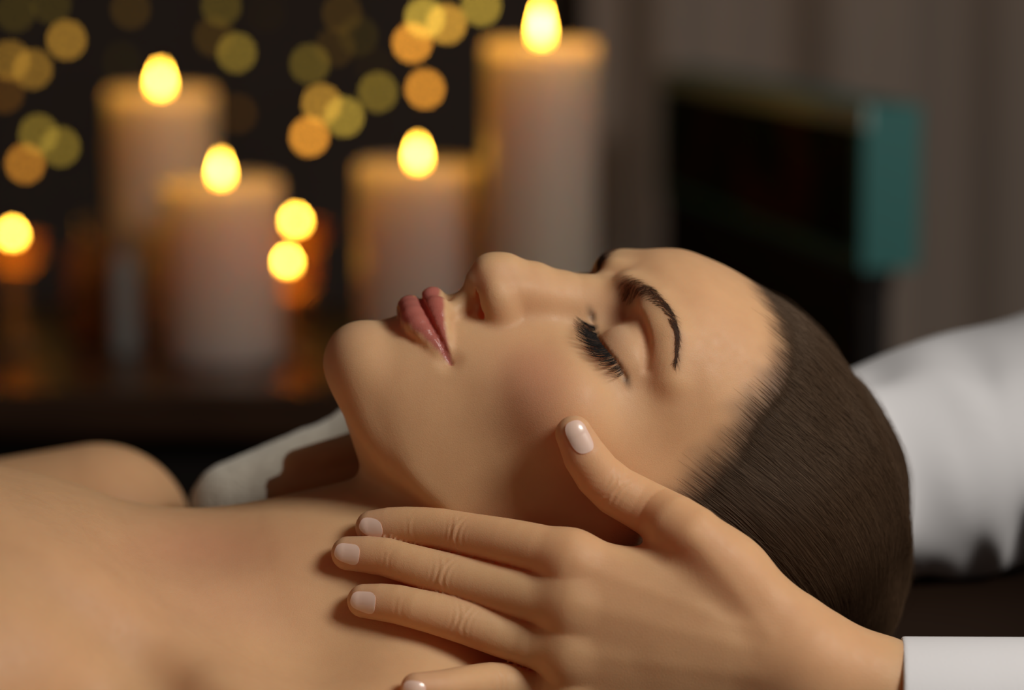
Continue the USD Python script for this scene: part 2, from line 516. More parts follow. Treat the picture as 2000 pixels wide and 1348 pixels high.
def trunk(p):
    """chest, arms at the sides, belly and legs beyond the left edge of the frame"""
    at = lambda u, w, r: [u, rest_v(w, r), w]
    f = smin(cap(p, P(-250, 1285, -70), np.array(at(-620, -70, 76)), 82, 76), ell(p, np.array(at(-640, -75, 72)), (140, 72, 165)), 40)
    for sw, a in ((1, [-100, -205, 105]), (-1, [-240, -110, -240])):
        we, ww = (150, 130) if sw > 0 else (-300, -280)
        f = smin(f, cap(p, a, at(-470, we, 36), 46 if sw > 0 else 44, 36), 16)
        f = smin(f, cap(p, at(-470, we, 36), at(-700, ww, 27), 36, 27), 10)
        f = smin(f, ell(p, np.array(at(-755, ww, 18)), (80, 18, 36)), 10)
        f = smin(f, cap(p, at(-700, -75 + 75 * sw, 76), at(-1080, -75 + 85 * sw, 52), 76, 52), 24)
        f = smin(f, cap(p, at(-1080, -75 + 85 * sw, 52), at(-1450, -75 + 85 * sw, 36), 52, 36), 14)
        f = smin(f, cap(p, at(-1450, -75 + 85 * sw, 34), at(-1500, -75 + 95 * sw, 110), 34, 24), 14)
    return f


def neck(p):
    f = None
    for i in range(3):
        d = cap(p, NECK[i], NECK[i + 1], NECK_R[i], NECK_R[i + 1])
        f = d if f is None else smin(f, d, 20)
    return f


def client(p):
    p = np.asarray(p, np.float32)
    q = to_head(p); q[:, 0] = np.abs(q[:, 0])
    f = face(q)
    b = smin(chest(p), neck(p), 34)
    return smin(f, b, 9.0)

# ------------------------------------------------------------------ hair volume
HAIRLINE = [(30, 65), (-17, 64.5), (-26, 64.0), (-34, 62.0), (-39, 54), (-42, 43), (-48, 32), (-56, 24), (-61, 12), (-67, 3), (-75, -14), (-84, -30), (-100, -48), (-140, -62)]
HAIRPOLY = HAIRLINE + [(-300, -62), (-300, 250), (30, 250)]
BUN = P(1625, 1290, -85)


def hair_d(q):
    """signed distance behind the hairline, head frame"""
    y, z = q[:, 1], q[:, 2]
    return signed_poly(y, z, HAIRPOLY)


def scalp(p):
    p = np.asarray(p, np.float32)
    q = to_head(p); q[:, 0] = np.abs(q[:, 0])
    return face(q, False)


def hair_vol(p):
    p = np.asarray(p, np.float32)
    q = to_head(p)
    d = hair_d(q)
    f = scalp(p)
    big = ell(p, P(1540, 1015, -85), (50, 52, 58))
    big = smin(big, ell(p, P(1640, 1170, -90), (26, 26, 30)), 16)
    f2 = smin(f - (0.4 + 3.0 * sstep(d, 4, 70)), big, 22)
    w = sstep(d, 5.0, 32.0)
    return np.where(d < -2, f + 3.0, f * (1 - w) + f2 * w + 2.4 * (1 - sstep(d, 0.0, 22.0))).astype(np.float32)


cv, cf = mesh_sdf(client, (-292, -200, -330), (190, 75, 175), 1.0)
hv, hf = mesh_sdf(hair_vol, (40, -160, -190), (190, 60, 40), 1.5)

# collar bones and the hollow of the throat, worked into the surface along its normals
_n = trimesh.Trimesh(cv, cf, process=False).vertex_normals
_p = to_px(cv); _k = np.clip((_n[:, 1] * 0.6 + _n[:, 2] * 0.8) * 2, 0, 1) * (to_head(cv)[:, 2] < -112)


def along(line, sig):
    return np.exp(-(line_dist(_p[:, 0], _p[:, 1], line) / sig) ** 2)


_d = 3.6 * along([(-200, 900), (140, 1110), (310, 1245), (440, 1350), (800, 1640)], 50) - 3.6 * along([(-300, 920), (20, 1090), (120, 1160), (230, 1255), (700, 1700)], 48)
_d -= 3.6 * np.exp(-((_p[:, 0] - 400) / 130) ** 2 - ((_p[:, 1] - 1075) / 52) ** 2)
cv = cv + _n * (_d * _k)[:, None]


def tints(v):
    q = to_head(v).astype(float); sx = q[:, 0]; x, y, z = np.abs(q[:, 0]), q[:, 1], q[:, 2]
    col = np.tile(SKIN, (len(v), 1))

    def paint(mask, c):
        mask = np.clip(mask, 0, 1)[:, None]
        col[:] = col * (1 - mask) + np.array(c) * mask

    # blush on cheek bones, nose and chin
    paint(0.48 * np.exp(-(((x - 47) / 20) ** 2 + ((z + 37) / 15) ** 2)) * (y > -70), (0.64, 0.27, 0.165))
    paint(0.22 * np.exp(-((x / 12) ** 2 + ((z + 98) / 12) ** 2)) * (y > -20), (0.58, 0.30, 0.2))
    paint(0.18 * np.exp(-(((x - 10) / 7) ** 2 + ((z + 42) / 8) ** 2)) * (y > -5), (0.56, 0.26, 0.17))
    # eye shadow
    fr = (y > -45) & (y < 5)
    dl = np.linalg.norm(np.c_[x, z][:, None] - LIDLINE_[None, :, [0, 2]], axis=2).min(1)
    dc = np.linalg.norm(np.c_[x, z][:, None] - CREASE_[None, :, [0, 2]], axis=2).min(1)
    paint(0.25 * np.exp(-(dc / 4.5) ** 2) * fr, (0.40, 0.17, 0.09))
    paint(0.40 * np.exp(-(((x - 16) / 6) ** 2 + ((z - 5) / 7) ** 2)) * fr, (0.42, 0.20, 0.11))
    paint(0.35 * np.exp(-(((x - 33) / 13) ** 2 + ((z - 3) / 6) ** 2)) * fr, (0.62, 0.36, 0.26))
    paint(0.80 * np.exp(-(dl / 1.5) ** 2) * fr, (0.07, 0.04, 0.03))
    # brow shade
    db = np.linalg.norm(np.c_[x, z][:, None] - BROW[None, :, [0, 2]], axis=2)
    kb = db.argmin(1); db = db.min(1); wb = np.interp(kb / (len(BROW) - 1), [0, .35, 1], [3.6, 3.2, 1.2])
    paint(0.62 * np.exp(-(db / wb) ** 2) * (y > -48), (0.16, 0.085, 0.05))
    # lips
    upper = [(0, -61.0), (4.5, -59.3), (11, -61.0), (19, -63.6), (26, -65.4)]
    lower = [(26, -66.0), (21, -71.0), (15, -76.0), (8, -79.3), (0, -80.0)]
    dd = signed_poly(x, z, [(-3, -61.3)] + upper + lower + [(-3, -80)])
    paint(sstep(dd, -0.7, 0.9) * (y > -12) * (y < 40), (0.40, 0.12, 0.095))
    # scalp under the hair
    d = hair_d(q)
    hd = (np.abs(sx) < 90) & (z > -60)
    paint(0.9 * sstep(d + 5 * (meshkit.noise(v / 6.0, 3) - 0.5), -4, 16) * hd, (0.10, 0.055, 0.035))
    # warmer skin in the hollow of the throat
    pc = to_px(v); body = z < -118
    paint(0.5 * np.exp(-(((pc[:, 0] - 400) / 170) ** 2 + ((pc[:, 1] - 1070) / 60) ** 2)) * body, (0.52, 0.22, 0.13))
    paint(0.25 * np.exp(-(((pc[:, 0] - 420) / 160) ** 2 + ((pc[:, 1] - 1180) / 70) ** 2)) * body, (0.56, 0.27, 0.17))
    return col


BROW = on_face([(11, -2, 11.0), (17, -3, 14.5), (24, -4, 18.8), (31, -8, 22.4), (38, -12, 24.6), (44, -20, 24.6), (49, -28, 22.4), (52, -34, 20.0)], 24, 1.0)
CLO = to_world(np.array([0, -120, -75.]))
CL = thing('person', 'woman lying on her back with closed eyes and dark hair combed back', 'person', CLO)


def whole(p):
    p = np.asarray(p, np.float32)
    return np.maximum(smin(smin(chest(p), neck(p), 34), trunk(p), 20), p[:, 0] + 286)


ev, ef = mesh_sdf(whole, (-1580, -270, -400), (-280, 10, 260), 4.5)


def sheet(p):
    p = np.asarray(p, np.float32)
    b = smin(smin(chest(p), trunk(p), 20), ell(p, np.array([-900., -215, -75]), (620, 70, 330)), 60) - 9 - 7 * meshkit.noise(p * 0.018, 41)
    return np.maximum(np.maximum(b, p[:, 0] + 272 + 10 * meshkit.noise(p * 0.012, 43)), -226 - p[:, 1] - 0.14 * p[:, 2])


shv, shf = mesh_sdf(sheet, (-1620, -290, -470), (-255, 40, 330), 6.0)
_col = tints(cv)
_far = to_head(cv)[:, 0] < -2
cv[_far] = from_head(far_side(to_head(cv[_far])))
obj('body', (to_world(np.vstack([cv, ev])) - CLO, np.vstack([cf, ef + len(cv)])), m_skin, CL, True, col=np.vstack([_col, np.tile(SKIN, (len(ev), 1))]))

obj('hair', (to_world(hv) - CLO, hf), m_hair, CL, True)

m_sheet = plain('white_sheet', (0.70, 0.69, 0.68), 0.9)
obj('sheet', (to_world(shv) - CLO, shf), m_sheet, CL, True, label='white sheet drawn up to the chest')

# strands: grown over a grid of the hair's surface
rng = np.random.default_rng(7)
glo, gh = np.array([20., -175, -200]), 2.0
gn = (np.array([185, 250, 260]) / gh).astype(int)
gp = np.stack(np.meshgrid(*[glo[i] + gh * np.arange(gn[i]) for i in range(3)], indexing='ij'), -1).reshape(-1, 3)
GF = np.concatenate([np.minimum(scalp(gp[i:i + 400000]), hair_vol(gp[i:i + 400000])) for i in range(0, len(gp), 400000)]).reshape(gn).astype(np.float32)
GG = np.stack(np.gradient(gaussian_filter(GF, 1.2), gh), 0)


def gsample(p):
    c = ((p - glo) / gh).T
    f = map_coordinates(GF, c, order=1, mode='nearest')
    g = np.stack([map_coordinates(GG[i], c, order=1, mode='nearest') for i in range(3)], 1)
    return f, g / np.maximum(np.linalg.norm(g, axis=1, keepdims=True), 1e-6)


def grow(roots, steps, step, lift0, lift1, wob=0.0, reach=None):
    p = roots.copy(); out = []
    n = len(p)
    side = rng.normal(0, wob, (n, 3))
    lift = lift0
    for k in range(steps):
        f, g = gsample(p)
        lift = lift0 + (lift1 - lift0) * min(1, k / 5)
        p = p - (f - lift)[:, None] * g
        out.append(p.copy())
        to = BUN - p
        dist = np.linalg.norm(to, axis=1, keepdims=True)
        to = to / np.maximum(dist, 1e-6)
        back = HR[:, 2] * 0.75 - HR[:, 1] * 0.45
        d = to + back[None] * np.clip((dist - 40) / 110, 0, 0.75) + side
        d = d - (d * g).sum(1, keepdims=True) * g
        d /= np.maximum(np.linalg.norm(d, axis=1, keepdims=True), 1e-6)
        p = p + d * np.minimum(step, dist * 0.5)
    return np.stack(out, 1)


# roots: along the hairline band, and over the whole cap
sv = np.vstack([cv, hv])
sd = hair_d(to_head(sv))
okv = (sv[:, 0] > 25) & (np.abs(to_head(sv)[:, 0]) < 95) & (to_head(sv)[:, 2] > -60)
front = sv[okv & (sd > -8) & (sd < 24)]
rest = sv[okv & (sd > 6) & (sd < 130)]
front = front[front[:, 2] > -95]; rest = rest[rest[:, 2] > -95]
r1 = front[rng.integers(0, len(front), 46000)] + rng.normal(0, 0.8, (46000, 3))
dr = hair_d(to_head(r1))
r1 = r1[rng.random(len(r1)) < 0.06 * sstep(dr, -8, -3) + 0.9 * sstep(dr, -5, 11) ** 1.3]
r2 = rest[rng.integers(0, len(rest), 9000)] + rng.normal(0, 0.8, (9000, 3))
l1 = np.abs(rng.normal(0.15, 0.18, len(r1))) + 0.05; l2 = np.abs(rng.normal(0.12, 0.2, len(r2)))
s1 = grow(r1, 24, rng.uniform(4.0, 7.0, (len(r1), 1)), -0.15, l1, 0.025)
s2 = grow(r2, 20, rng.uniform(3.0, 6.0, (len(r2), 1)), l2 * 0.2, l2, 0.035)
r3 = np.vstack([r1[:140], r2[:160]])
s3 = grow(r3, 20, rng.uniform(3.0, 6.0, (300, 1)), 0.2, np.abs(rng.normal(1.2, 0.7, 300)), 0.28)
taper = np.r_[0.15, 0.35, 0.55, 0.75, 0.9, np.ones(11), np.linspace(1, 0.35, 8)]
for nm, ss, w in (('hair_strands', s1, 0.085), ('hair_strands', s2, 0.11), ('stray_hair', s3, 0.08)):
    k = ss.shape[1]
    curves(nm, to_world(ss) - CLO, w * 0.001 * np.interp(np.linspace(0, 1, k), np.linspace(0, 1, 24), taper), m_strand, CL, kind='stuff')


# lashes and brows, both sides
def lash_set(n, length, up, sgn, lower=False):
    path = np.array(LIDLINE_[:, :3], float)
    t = np.sort(rng.uniform(0.08, 0.97, n))
    u = np.linspace(0, 1, len(path))
    root = np.stack([np.interp(t, u, path[:, i]) for i in range(3)], 1)
    root[:, 2] += (-1.2 if lower else 0.2); root[:, 1] += 0.0
    root += rng.normal(0, 0.18, root.shape)
    L = length * np.interp(t, [0, .25, .7, 1], [0.6, 0.95, 1.0, 0.7]) * rng.uniform(0.75, 1.1, n)
    fan = (t - 0.45) * 1.1 + rng.normal(0, 0.10, n)
    d0 = np.stack([fan, np.full(n, 0.55 + 0.0), np.full(n, -0.9)], 1)
    d0[:, 1] -= 0.9 * np.maximum(t - 0.35, 0)                          # the face turns away outwards
    d0 /= np.linalg.norm(d0, axis=1, keepdims=True)
    curl = np.array([0, 0.75, 0.25]) * up
    s = np.linspace(0, 1, 8)
    pts = root[:, None] + L[:, None, None] * (d0[:, None] * s[None, :, None] + curl[None, None] * (s ** 2.2)[None, :, None])
    pts[:, :, 0] *= sgn
    return far_side(pts.reshape(-1, 3)).reshape(pts.shape)


def brow_set(n, sgn):
    t = rng.beta(1.1, 1.2, n)
    u = np.linspace(0, 1, len(BROW))
    root = np.stack([np.interp(t, u, BROW[:, i]) for i in range(3)], 1)
    tan = np.gradient(BROW[:, :3], axis=0); tan /= np.linalg.norm(tan, axis=1, keepdims=True)
    tt = np.stack([np.interp(t, u, tan[:, i]) for i in range(3)], 1)
    upv = np.cross(tt, [0, 1.0, 0]); upv *= np.sign(upv[:, 2:3] + 1e-9)
    half = np.interp(t, [0, .3, .75, 1], [2.8, 2.9, 1.6, 0.7])
    off = rng.uniform(-1, 1, n)
    root = root + upv * (off * half)[:, None]
    lean = np.interp(t, [0, .25, .6, 1], [1.3, 0.55, 0.05, -0.1]) - 0.35 * off
    d = tt + upv * lean[:, None] + rng.normal(0, 0.10, (n, 3))
    d /= np.linalg.norm(d, axis=1, keepdims=True)
    L = np.interp(t, [0, .4, 1], [5.5, 7.0, 4.5]) * rng.uniform(0.7, 1.15, n)
    s = np.linspace(0, 1, 6)
    pts = root[:, None] + L[:, None, None] * (d[:, None] * s[None, :, None] - 0.16 * upv[:, None] * (np.sign(off)[:, None, None] * 0.6 + 0.2) * (s ** 2)[None, :, None])
    k = pts.reshape(-1, 3).astype(np.float32)
    for _ in range(5):
        fv = face(k, False); e = np.array([0, 0.3, 0], np.float32)
        dy = (face(k + e, False) - face(k - e, False)) / 0.6
        k[:, 1] -= (fv - 0.25) / np.maximum(dy, 0.4)
    pts = k.reshape(pts.shape).astype(float)
    pts[:, :, 0] *= sgn
    return far_side(pts.reshape(-1, 3)).reshape(pts.shape)


for sgn in (1, -1):
    w8 = 0.001 * np.array([0.14, 0.14, 0.13, 0.12, 0.10, 0.08, 0.06, 0.03])
    curves('eyelashes', to_world(from_head(lash_set(230, 11.0, 0.36, sgn))) - CLO, w8, m_lash, CL, kind='stuff')
    curves('eyelashes', to_world(from_head(lash_set(110, 6.5, 0.2, sgn, True))) - CLO, w8 * 0.7, m_lash, CL, kind='stuff')
    curves('eyebrow', to_world(from_head(brow_set(430, sgn))) - CLO, 0.001 * np.array([0.10, 0.10, 0.09, 0.08, 0.06, 0.03]), m_brow, CL, kind='stuff')

# ------------------------------------------------------------------ the therapist: hands, arms, shirt
_tree = None
_nz = None
cpx = to_px(cv)
_fn = trimesh.Trimesh(cv, cf, process=False).vertex_normals
_front = _fn[:, 2] > 0.05
ftree = cKDTree(cpx[_front]); fw = cv[_front][:, 2]


def surf_w(px, py, rad=9.0):
    """depth of the woman's skin nearest the camera at a pixel of the photograph"""
    k = ftree.query_ball_point([px, py], rad)
    return float(np.max(fw[k])) if k else float(fw[ftree.query([px, py])[1]])


def node(px, py, r, lift=None, w=None):
    w = surf_w(px, py) + lift if w is None else w
    return np.r_[P(px, py, w), r]


MCPW = 8.0
FINGERS = {
    'index': [node(727, 1030, 6.9, 4.5), node(775, 1027, 7.7, 5.5), node(850, 1032, 8.3, 8.0), node(905, 1043, 8.8, 9.5), node(1000, 1060, 9.4, w=-5), node(1115, 1092, 11.0, w=MCPW - 4)],
    'middle': [node(680, 1081, 6.9, 4.5), node(735, 1085, 7.7, 6.0), node(800, 1102, 8.1, 8.0), node(872, 1123, 9.0, 9.5), node(985, 1152, 9.8, w=-3), node(1120, 1182, 11.5, w=MCPW - 1)],
    'ring': [node(711, 1174, 6.8, 4.5), node(760, 1178, 7.7, 6.0), node(820, 1191, 8.1, 8.0), node(903, 1213, 8.9, 9.5), node(1000, 1245, 9.4, w=-2), node(1115, 1276, 11.2, w=MCPW - 3)],
    'little': [node(813, 1345, 6.2, 4.0), node(860, 1344, 7.0, 5.0), node(905, 1338, 7.4, 7.0), node(962, 1333, 8.0, 9.0), node(1040, 1347, 8.5, w=-4), node(1125, 1362, 10.0, w=MCPW - 7)],
    'thumb': [node(1121, 848, 7.4, 6.0), node(1133, 873, 8.4, 7.2), node(1153, 908, 9.1, 9.0), node(1194, 952, 10.0, 11.0), node(1265, 992, 10.6, 13.0), node(1345, 1042, 12.2, w=10), node(1430, 1122, 13.0, w=8), node(1530, 1215, 14, w=6)],
}
PALM = [(node(1115, 1092, 11, w=MCPW - 4), node(1560, 1262, 14, w=6)), (node(1120, 1182, 11.5, w=MCPW - 1), node(1575, 1300, 15, w=8)), (node(1115, 1276, 11.2, w=MCPW - 3), node(1585, 1350, 15, w=6)),
        (node(1125, 1362, 10.0, w=MCPW - 7), node(1600, 1410, 14, w=2)), (node(1385, 1085, 9.0, w=5), node(1200, 1150, 7.0, w=1)), (node(1430, 1122, 11.0, w=4), node(1180, 1170, 8.0, w=2)), (node(1430, 1122, 11.0, w=4), node(1300, 1260, 10.0, w=2))]
ARM = [(node(1570, 1290, 17.5, w=6), node(1715, 1346, 19.0, w=4), 1), (node(1590, 1380, 17, w=2), node(1715, 1398, 19.5, w=0), 1), (node(1715, 1346, 19.0, w=4), node(1790, 1372, 17.0, w=4), 1), (node(1715, 1398, 19.5, w=0), node(1790, 1408, 17.5, w=0), 1), (node(1790, 1372, 17.0, w=4), node(2250, 1405, 24, w=12), 1), (node(1790, 1408, 17.5, w=0), node(2250, 1440, 24, w=6), 1)]


def fine_chain(nodes, n):
    return spline(np.array(nodes), n)


FCH = {k: fine_chain(v, 13) for k, v in FINGERS.items()}


def rootmask(c, lo, hi):
    return c


def near_hand(p):
    p = np.asarray(p, np.float32)
    f = np.full(len(p), 80.0, np.float32)
    arm = None
    for a, b, _ in ARM:
        d = cap(p, a[:3], b[:3], a[3], b[3]); arm = d if arm is None else smin(arm, d, 10)
    palm = None
    for a, b in PALM:
        d = cap(p, a[:3], b[:3], a[3], b[3]); palm = d if palm is None else smin(palm, d, 13)
    f = smin(palm, arm, 18)
    fing = None
    for k, c in FCH.items():
        d = chain(p, c)
        if k == 'thumb':
            f = smin(f, d, 7)
        else:
            fing = d if fing is None else np.minimum(fing, d)
    f = smin(f, fing, 6.0)
    return f


hvv, hff = mesh_sdf(near_hand, (-85, -170, -70), (270, 0, 50), 0.9)
# creases over the finger joints
nrm = trimesh.Trimesh(hvv, hff, process=False).vertex_normals
disp = np.zeros(len(hvv))
for k, at, wd in (('index', 3, 7), ('middle', 3, 7.5), ('ring', 3, 8), ('little', 3, 6.5), ('thumb', 3, 8), ('index', 1.5, 4), ('middle', 1.5, 4), ('ring', 1.5, 4)):
    nd = np.array(FINGERS[k]); i = int(at); fr = at - i
    c = nd[i, :3] * (1 - fr) + nd[min(i + 1, len(nd) - 1), :3] * fr
    ax = nd[i + 1, :3] - nd[i - 1, :3]; ax /= np.linalg.norm(ax)
    q = hvv - c; s = q @ ax; rad = np.linalg.norm(q - s[:, None] * ax, axis=1)
    dorsal = np.clip((q @ np.array([0, 0.25, 0.97])) / 8.0, 0, 1)
    lat = np.abs(q @ np.cross(ax, [0, 0, 1.0]))
    env = np.exp(-(s / (0.55 * wd)) ** 2) * dorsal * (rad < 16) * np.exp(-(lat / 6.5) ** 2)
    bend = s + 0.045 * lat ** 2 * np.sign(s) * -1
    jit = 0.5 * (meshkit.noise(hvv / 2.5, 11) - 0.5)
    amp = 0.34 if at == 3 else 0.14
    disp += amp * env * (np.cos((bend + jit) * 2 * math.pi / 2.6) - 0.25) + (0.25 if at == 3 else 0) * env
_hp = to_px(hvv); _hd = _hp[:, 0] > 1150


def near_line(line, sig):
    return np.exp(-(line_dist(_hp[:, 0], _hp[:, 1], line) / sig) ** 2) * (nrm[:, 2] > 0.2)


disp += 0.4 * near_line([(1350, 1045), (1420, 1130), (1500, 1235)], 17) - 0.3 * near_line([(1330, 1090), (1400, 1175), (1470, 1270)], 22)
disp += 0.2 * near_line([(1130, 1180), (1300, 1225), (1480, 1270)], 16) + 0.2 * near_line([(1130, 1100), (1300, 1165), (1470, 1230)], 14) + 0.15 * near_line([(1130, 1275), (1300, 1300), (1480, 1320)], 16)
hvv = hvv + nrm * disp[:, None]


def hand_tint(v):
    col = np.tile(SKIN * [1.0, 0.98, 0.98], (len(v), 1))
    for k, nd in FINGERS.items():
        nd = np.array(nd)
        for i, s, a in ((0, 12, 0.30), (3, 8, 0.16)):
            d = np.linalg.norm(v - nd[i, :3], axis=1)
            m = (a * np.exp(-(d / s) ** 2))[:, None]
            col = col * (1 - m) + np.array([0.58, 0.24, 0.17]) * m
    return col


def nail(c, tip, width, length, f, w0, lift=0.45):
    """a curved plate on the finger: c, tip in pixels give its middle and the way it points; sizes in pixels"""
    c, d = np.array(c, float), np.array(tip, float) - np.array(c, float)
    d /= np.linalg.norm(d); e = np.array([-d[1], d[0]])
    rings, seg = 9, 44
    pts = [np.zeros(2)]
    for r in np.linspace(0, 1, rings)[1:]:
        a = np.arange(seg) * 2 * math.pi / seg
        ca, sa = np.cos(a), np.sin(a)
        n = np.where(ca > 0, 3.2, 2.6)
        rr = (np.abs(ca) ** n + np.abs(sa) ** n) ** (-1 / n)
        pts += list(np.stack([r * rr * ca * length / 2, r * rr * sa * width / 2], 1))
    pts = np.array(pts)
    px = c + pts[:, :1] * d + pts[:, 1:] * e
    q = [P(x, y, w0) for x, y in px]
    q = np.array(q)
    rad = np.hypot(pts[:, 0] / length * 2, pts[:, 1] / width * 2)
    top = settle(f, q.astype(np.float32), 5, np.float32(0)).astype(float)
    _, g = grad(f, top); g /= np.linalg.norm(g, axis=1, keepdims=True)
    tipward = np.clip(pts[:, 0] / length * 2, 0, 1)
    crown = top + g * (lift * (1 - 0.35 * np.clip(rad, 0, 1) ** 4) + 0.5 * tipward ** 2)[:, None]
    low = top - g * 0.6
    n = len(top); F = []
    for k in range(seg):
        F.append((0, 1 + k, 1 + (k + 1) % seg))
    for r in range(rings - 2):
        a0, b0 = 1 + r * seg, 1 + (r + 1) * seg
        for k in range(seg):
            k2 = (k + 1) % seg
            F += [(a0 + k, b0 + k, b0 + k2), (a0 + k, b0 + k2, a0 + k2)]
    F = np.array(F); e0 = 1 + (rings - 2) * seg
    side = []
    for k in range(seg):
        k2 = (k + 1) % seg
        side += [(e0 + k, n + e0 + k, n + e0 + k2), (e0 + k, n + e0 + k2, e0 + k2)]
    V = np.vstack([crown, low]); F = np.vstack([F, F[:, ::-1] + n, np.array(side)])
    if np.cross(V[F[0, 1]] - V[F[0, 0]], V[F[0, 2]] - V[F[0, 0]]) @ g[0] < 0:
        F = F[:, ::-1]
    return V, F


hmask = trimesh.Trimesh(hvv, hff, process=False).vertex_normals[:, 2] > 0.02
TLO = to_world(np.array([430, -120, -100.]))
TH_ = thing('person', 'seated person in a white shirt cradling the head of the woman lying down', 'person', TLO)

# far hand under the jaw on the other side, and its forearm behind the head
FAR = [
    [np.r_[P(583, 908, -128), 7.2], np.r_[P(640, 893, -128), 7.8], np.r_[P(720, 872, -132), 8.4], np.r_[P(820, 860, -140), 9.5]],
    [np.r_[P(512, 972, -126), 6.4], np.r_[P(570, 951, -126), 7.4], np.r_[P(660, 930, -130), 8.4], np.r_[P(800, 905, -138), 9.5]],
    [np.r_[P(560, 1005, -124), 6.6], np.r_[P(640, 985, -128), 7.6], np.r_[P(780, 960, -138), 9.5]],
    [np.r_[P(600, 1035, -126), 6.0], np.r_[P(680, 1020, -130), 7.0], np.r_[P(790, 1000, -138), 8.5]],
    [np.r_[P(830, 730, -150), 7.0], np.r_[P(880, 760, -150), 8.5], np.r_[P(960, 820, -152), 10.5], np.r_[P(1080, 880, -156), 12]],
]
FARPALM = [(np.r_[P(820, 860, -140), 9.5], np.r_[P(1180, 920, -165), 14]), (np.r_[P(800, 905, -138), 9.5], np.r_[P(1180, 950, -165), 15]), (np.r_[P(780, 960, -138), 9.5], np.r_[P(1190, 985, -165), 14]), (np.r_[P(790, 1000, -138), 8.5], np.r_[P(1190, 1010, -165), 13]),
           (np.r_[P(1180, 950, -165), 17], np.r_[P(1420, 960, -185), 20]), (np.r_[P(1190, 990, -165), 16], np.r_[P(1420, 985, -185), 20]), (np.r_[P(1420, 970, -185), 22], np.r_[P(1870, 890, -228), 30])]


def far_hand(p):
    p = np.asarray(p, np.float32); f = None
    for a, b in FARPALM:
        d = cap(p, a[:3], b[:3], a[3], b[3]); f = d if f is None else smin(f, d, 9)
    for k, c in enumerate(FAR):
        f = smin(f, chain(p, np.array(c)), 3)
    return f


E_N, E_F = P(2240, 1425, 10), P(1880, 890, -230)             # elbows
SH_N, SH_F = np.array([505, 85, 85.]), np.array([490, 35, -330.])  # shoulders
TORSO = [np.array([560, 55, -95.]), np.array([610, -330, -115.])]


HR2 = np.stack([[0, 0, 1.0], [-0.84, -0.5425863986500215, 0], [-0.5425863986500215, 0.84, 0]], 1)
HO2 = TORSO[0] + np.array([-40, 235, 150]) + HR2[:, 1] * 95 + HR2[:, 2] * 5


def tint_rest(v):
    q = (v - HO2) @ HR2
    x, z = np.abs(q[:, 0]), q[:, 2]
    col = np.tile(SKIN * [0.95, 0.9, 0.9], (len(v), 1))
    head = (np.linalg.norm(q - [0, -90, 0], axis=1) < 150)
    m = (head & (hair_d(q) > 0) & (z > -70))[:, None]
    col = np.where(m, [[0.035, 0.02, 0.012]], col)
    lips = signed_poly(x, z, [(-3, -61), (11, -61), (26, -65.6), (15, -76), (-3, -80)])
    return np.where((head & (lips > 0) & (q[:, 1] > -12))[:, None], [[0.42, 0.15, 0.12]], col)


def body_rest(p):
    f = cap(p, E_N, SH_N, 28, 34)
    f = smin(f, cap(p, E_F, SH_F, 28, 34), 20)
    f = smin(f, cap(p, SH_N, SH_F, 34, 34), 30)
    f = smin(f, cap(p, TORSO[0] + [0, 0, 60], TORSO[1] + [0, 0, 50], 80, 85), 30)
    f = smin(f, cap(p, TORSO[0] - [0, 0, 60], TORSO[1] - [0, 0, 50], 80, 85), 30)
    f = smin(f, cap(p, TORSO[0], TORSO[0] + [-25, 120, 90], 55, 48), 30)        # neck
    q = (p - HO2.astype(np.float32)) @ HR2.astype(np.float32); q[:, 0] = np.abs(q[:, 0])
    h = face(q, False)
    return smin(f, h, 14)                                           # head, bent over the work


def therapist(p):
    p = np.asarray(p, np.float32)
    return smin(far_hand(p), body_rest(p), 14)


bv, bf = mesh_sdf(therapist, (-110, -460, -440), (740, 430, 170), 2.8)
tv = np.vstack([hvv, bv]); tf = np.vstack([hff, bf + len(hvv)])
obj('body', (to_world(tv) - TLO, tf), m_skin2, TH_, True, col=np.vstack([hand_tint(hvv), tint_rest(bv)]))
for k, c, tip, w, l in (('index', (723, 1030), (692, 1015), 37, 55), ('middle', (676, 1080), (645, 1070), 42, 60), ('ring', (708, 1175), (678, 1166), 43, 60), ('little', (806, 1346), (776, 1340), 38, 54), ('thumb', (1134, 850), (1115, 812), 52, 74)):
    V, F = nail(c, tip, w, l, lambda p, k=k: chain(np.asarray(p, np.float32), FCH[k][:8]), FCH[k][0, 2] + FCH[k][0, 3])
    obj('fingernail', (to_world(V) - TLO, F), m_nail, TH_, 40)

# ------------------------------------------------------------------ the shirt
m_shirt = mat('white_cotton', {
    'g': ('geometry', {}), 'n': ('noise_texture', dict(scale=900.0, detail=2.0)), 'b': ('bump', dict(strength=0.15, distance=0.0004)),
    'p': ('principled_bsdf', dict(base_color=(0.74, 0.74, 0.76), roughness=0.85, sheen_weight=0.15))},
    [('g.position', 'n.vector'), ('n.fac', 'b.height'), ('b.normal', 'p.normal')])
CUFF = P(1747, 1408, 0); FDIR = (P(2250, 1425, 10) - CUFF); FDIR /= np.linalg.norm(FDIR)


def fold(p, seed, k, amp):
    n = meshkit.noise(p * k, seed)
    return amp * (1 - np.abs(2 * n - 1)) ** 2


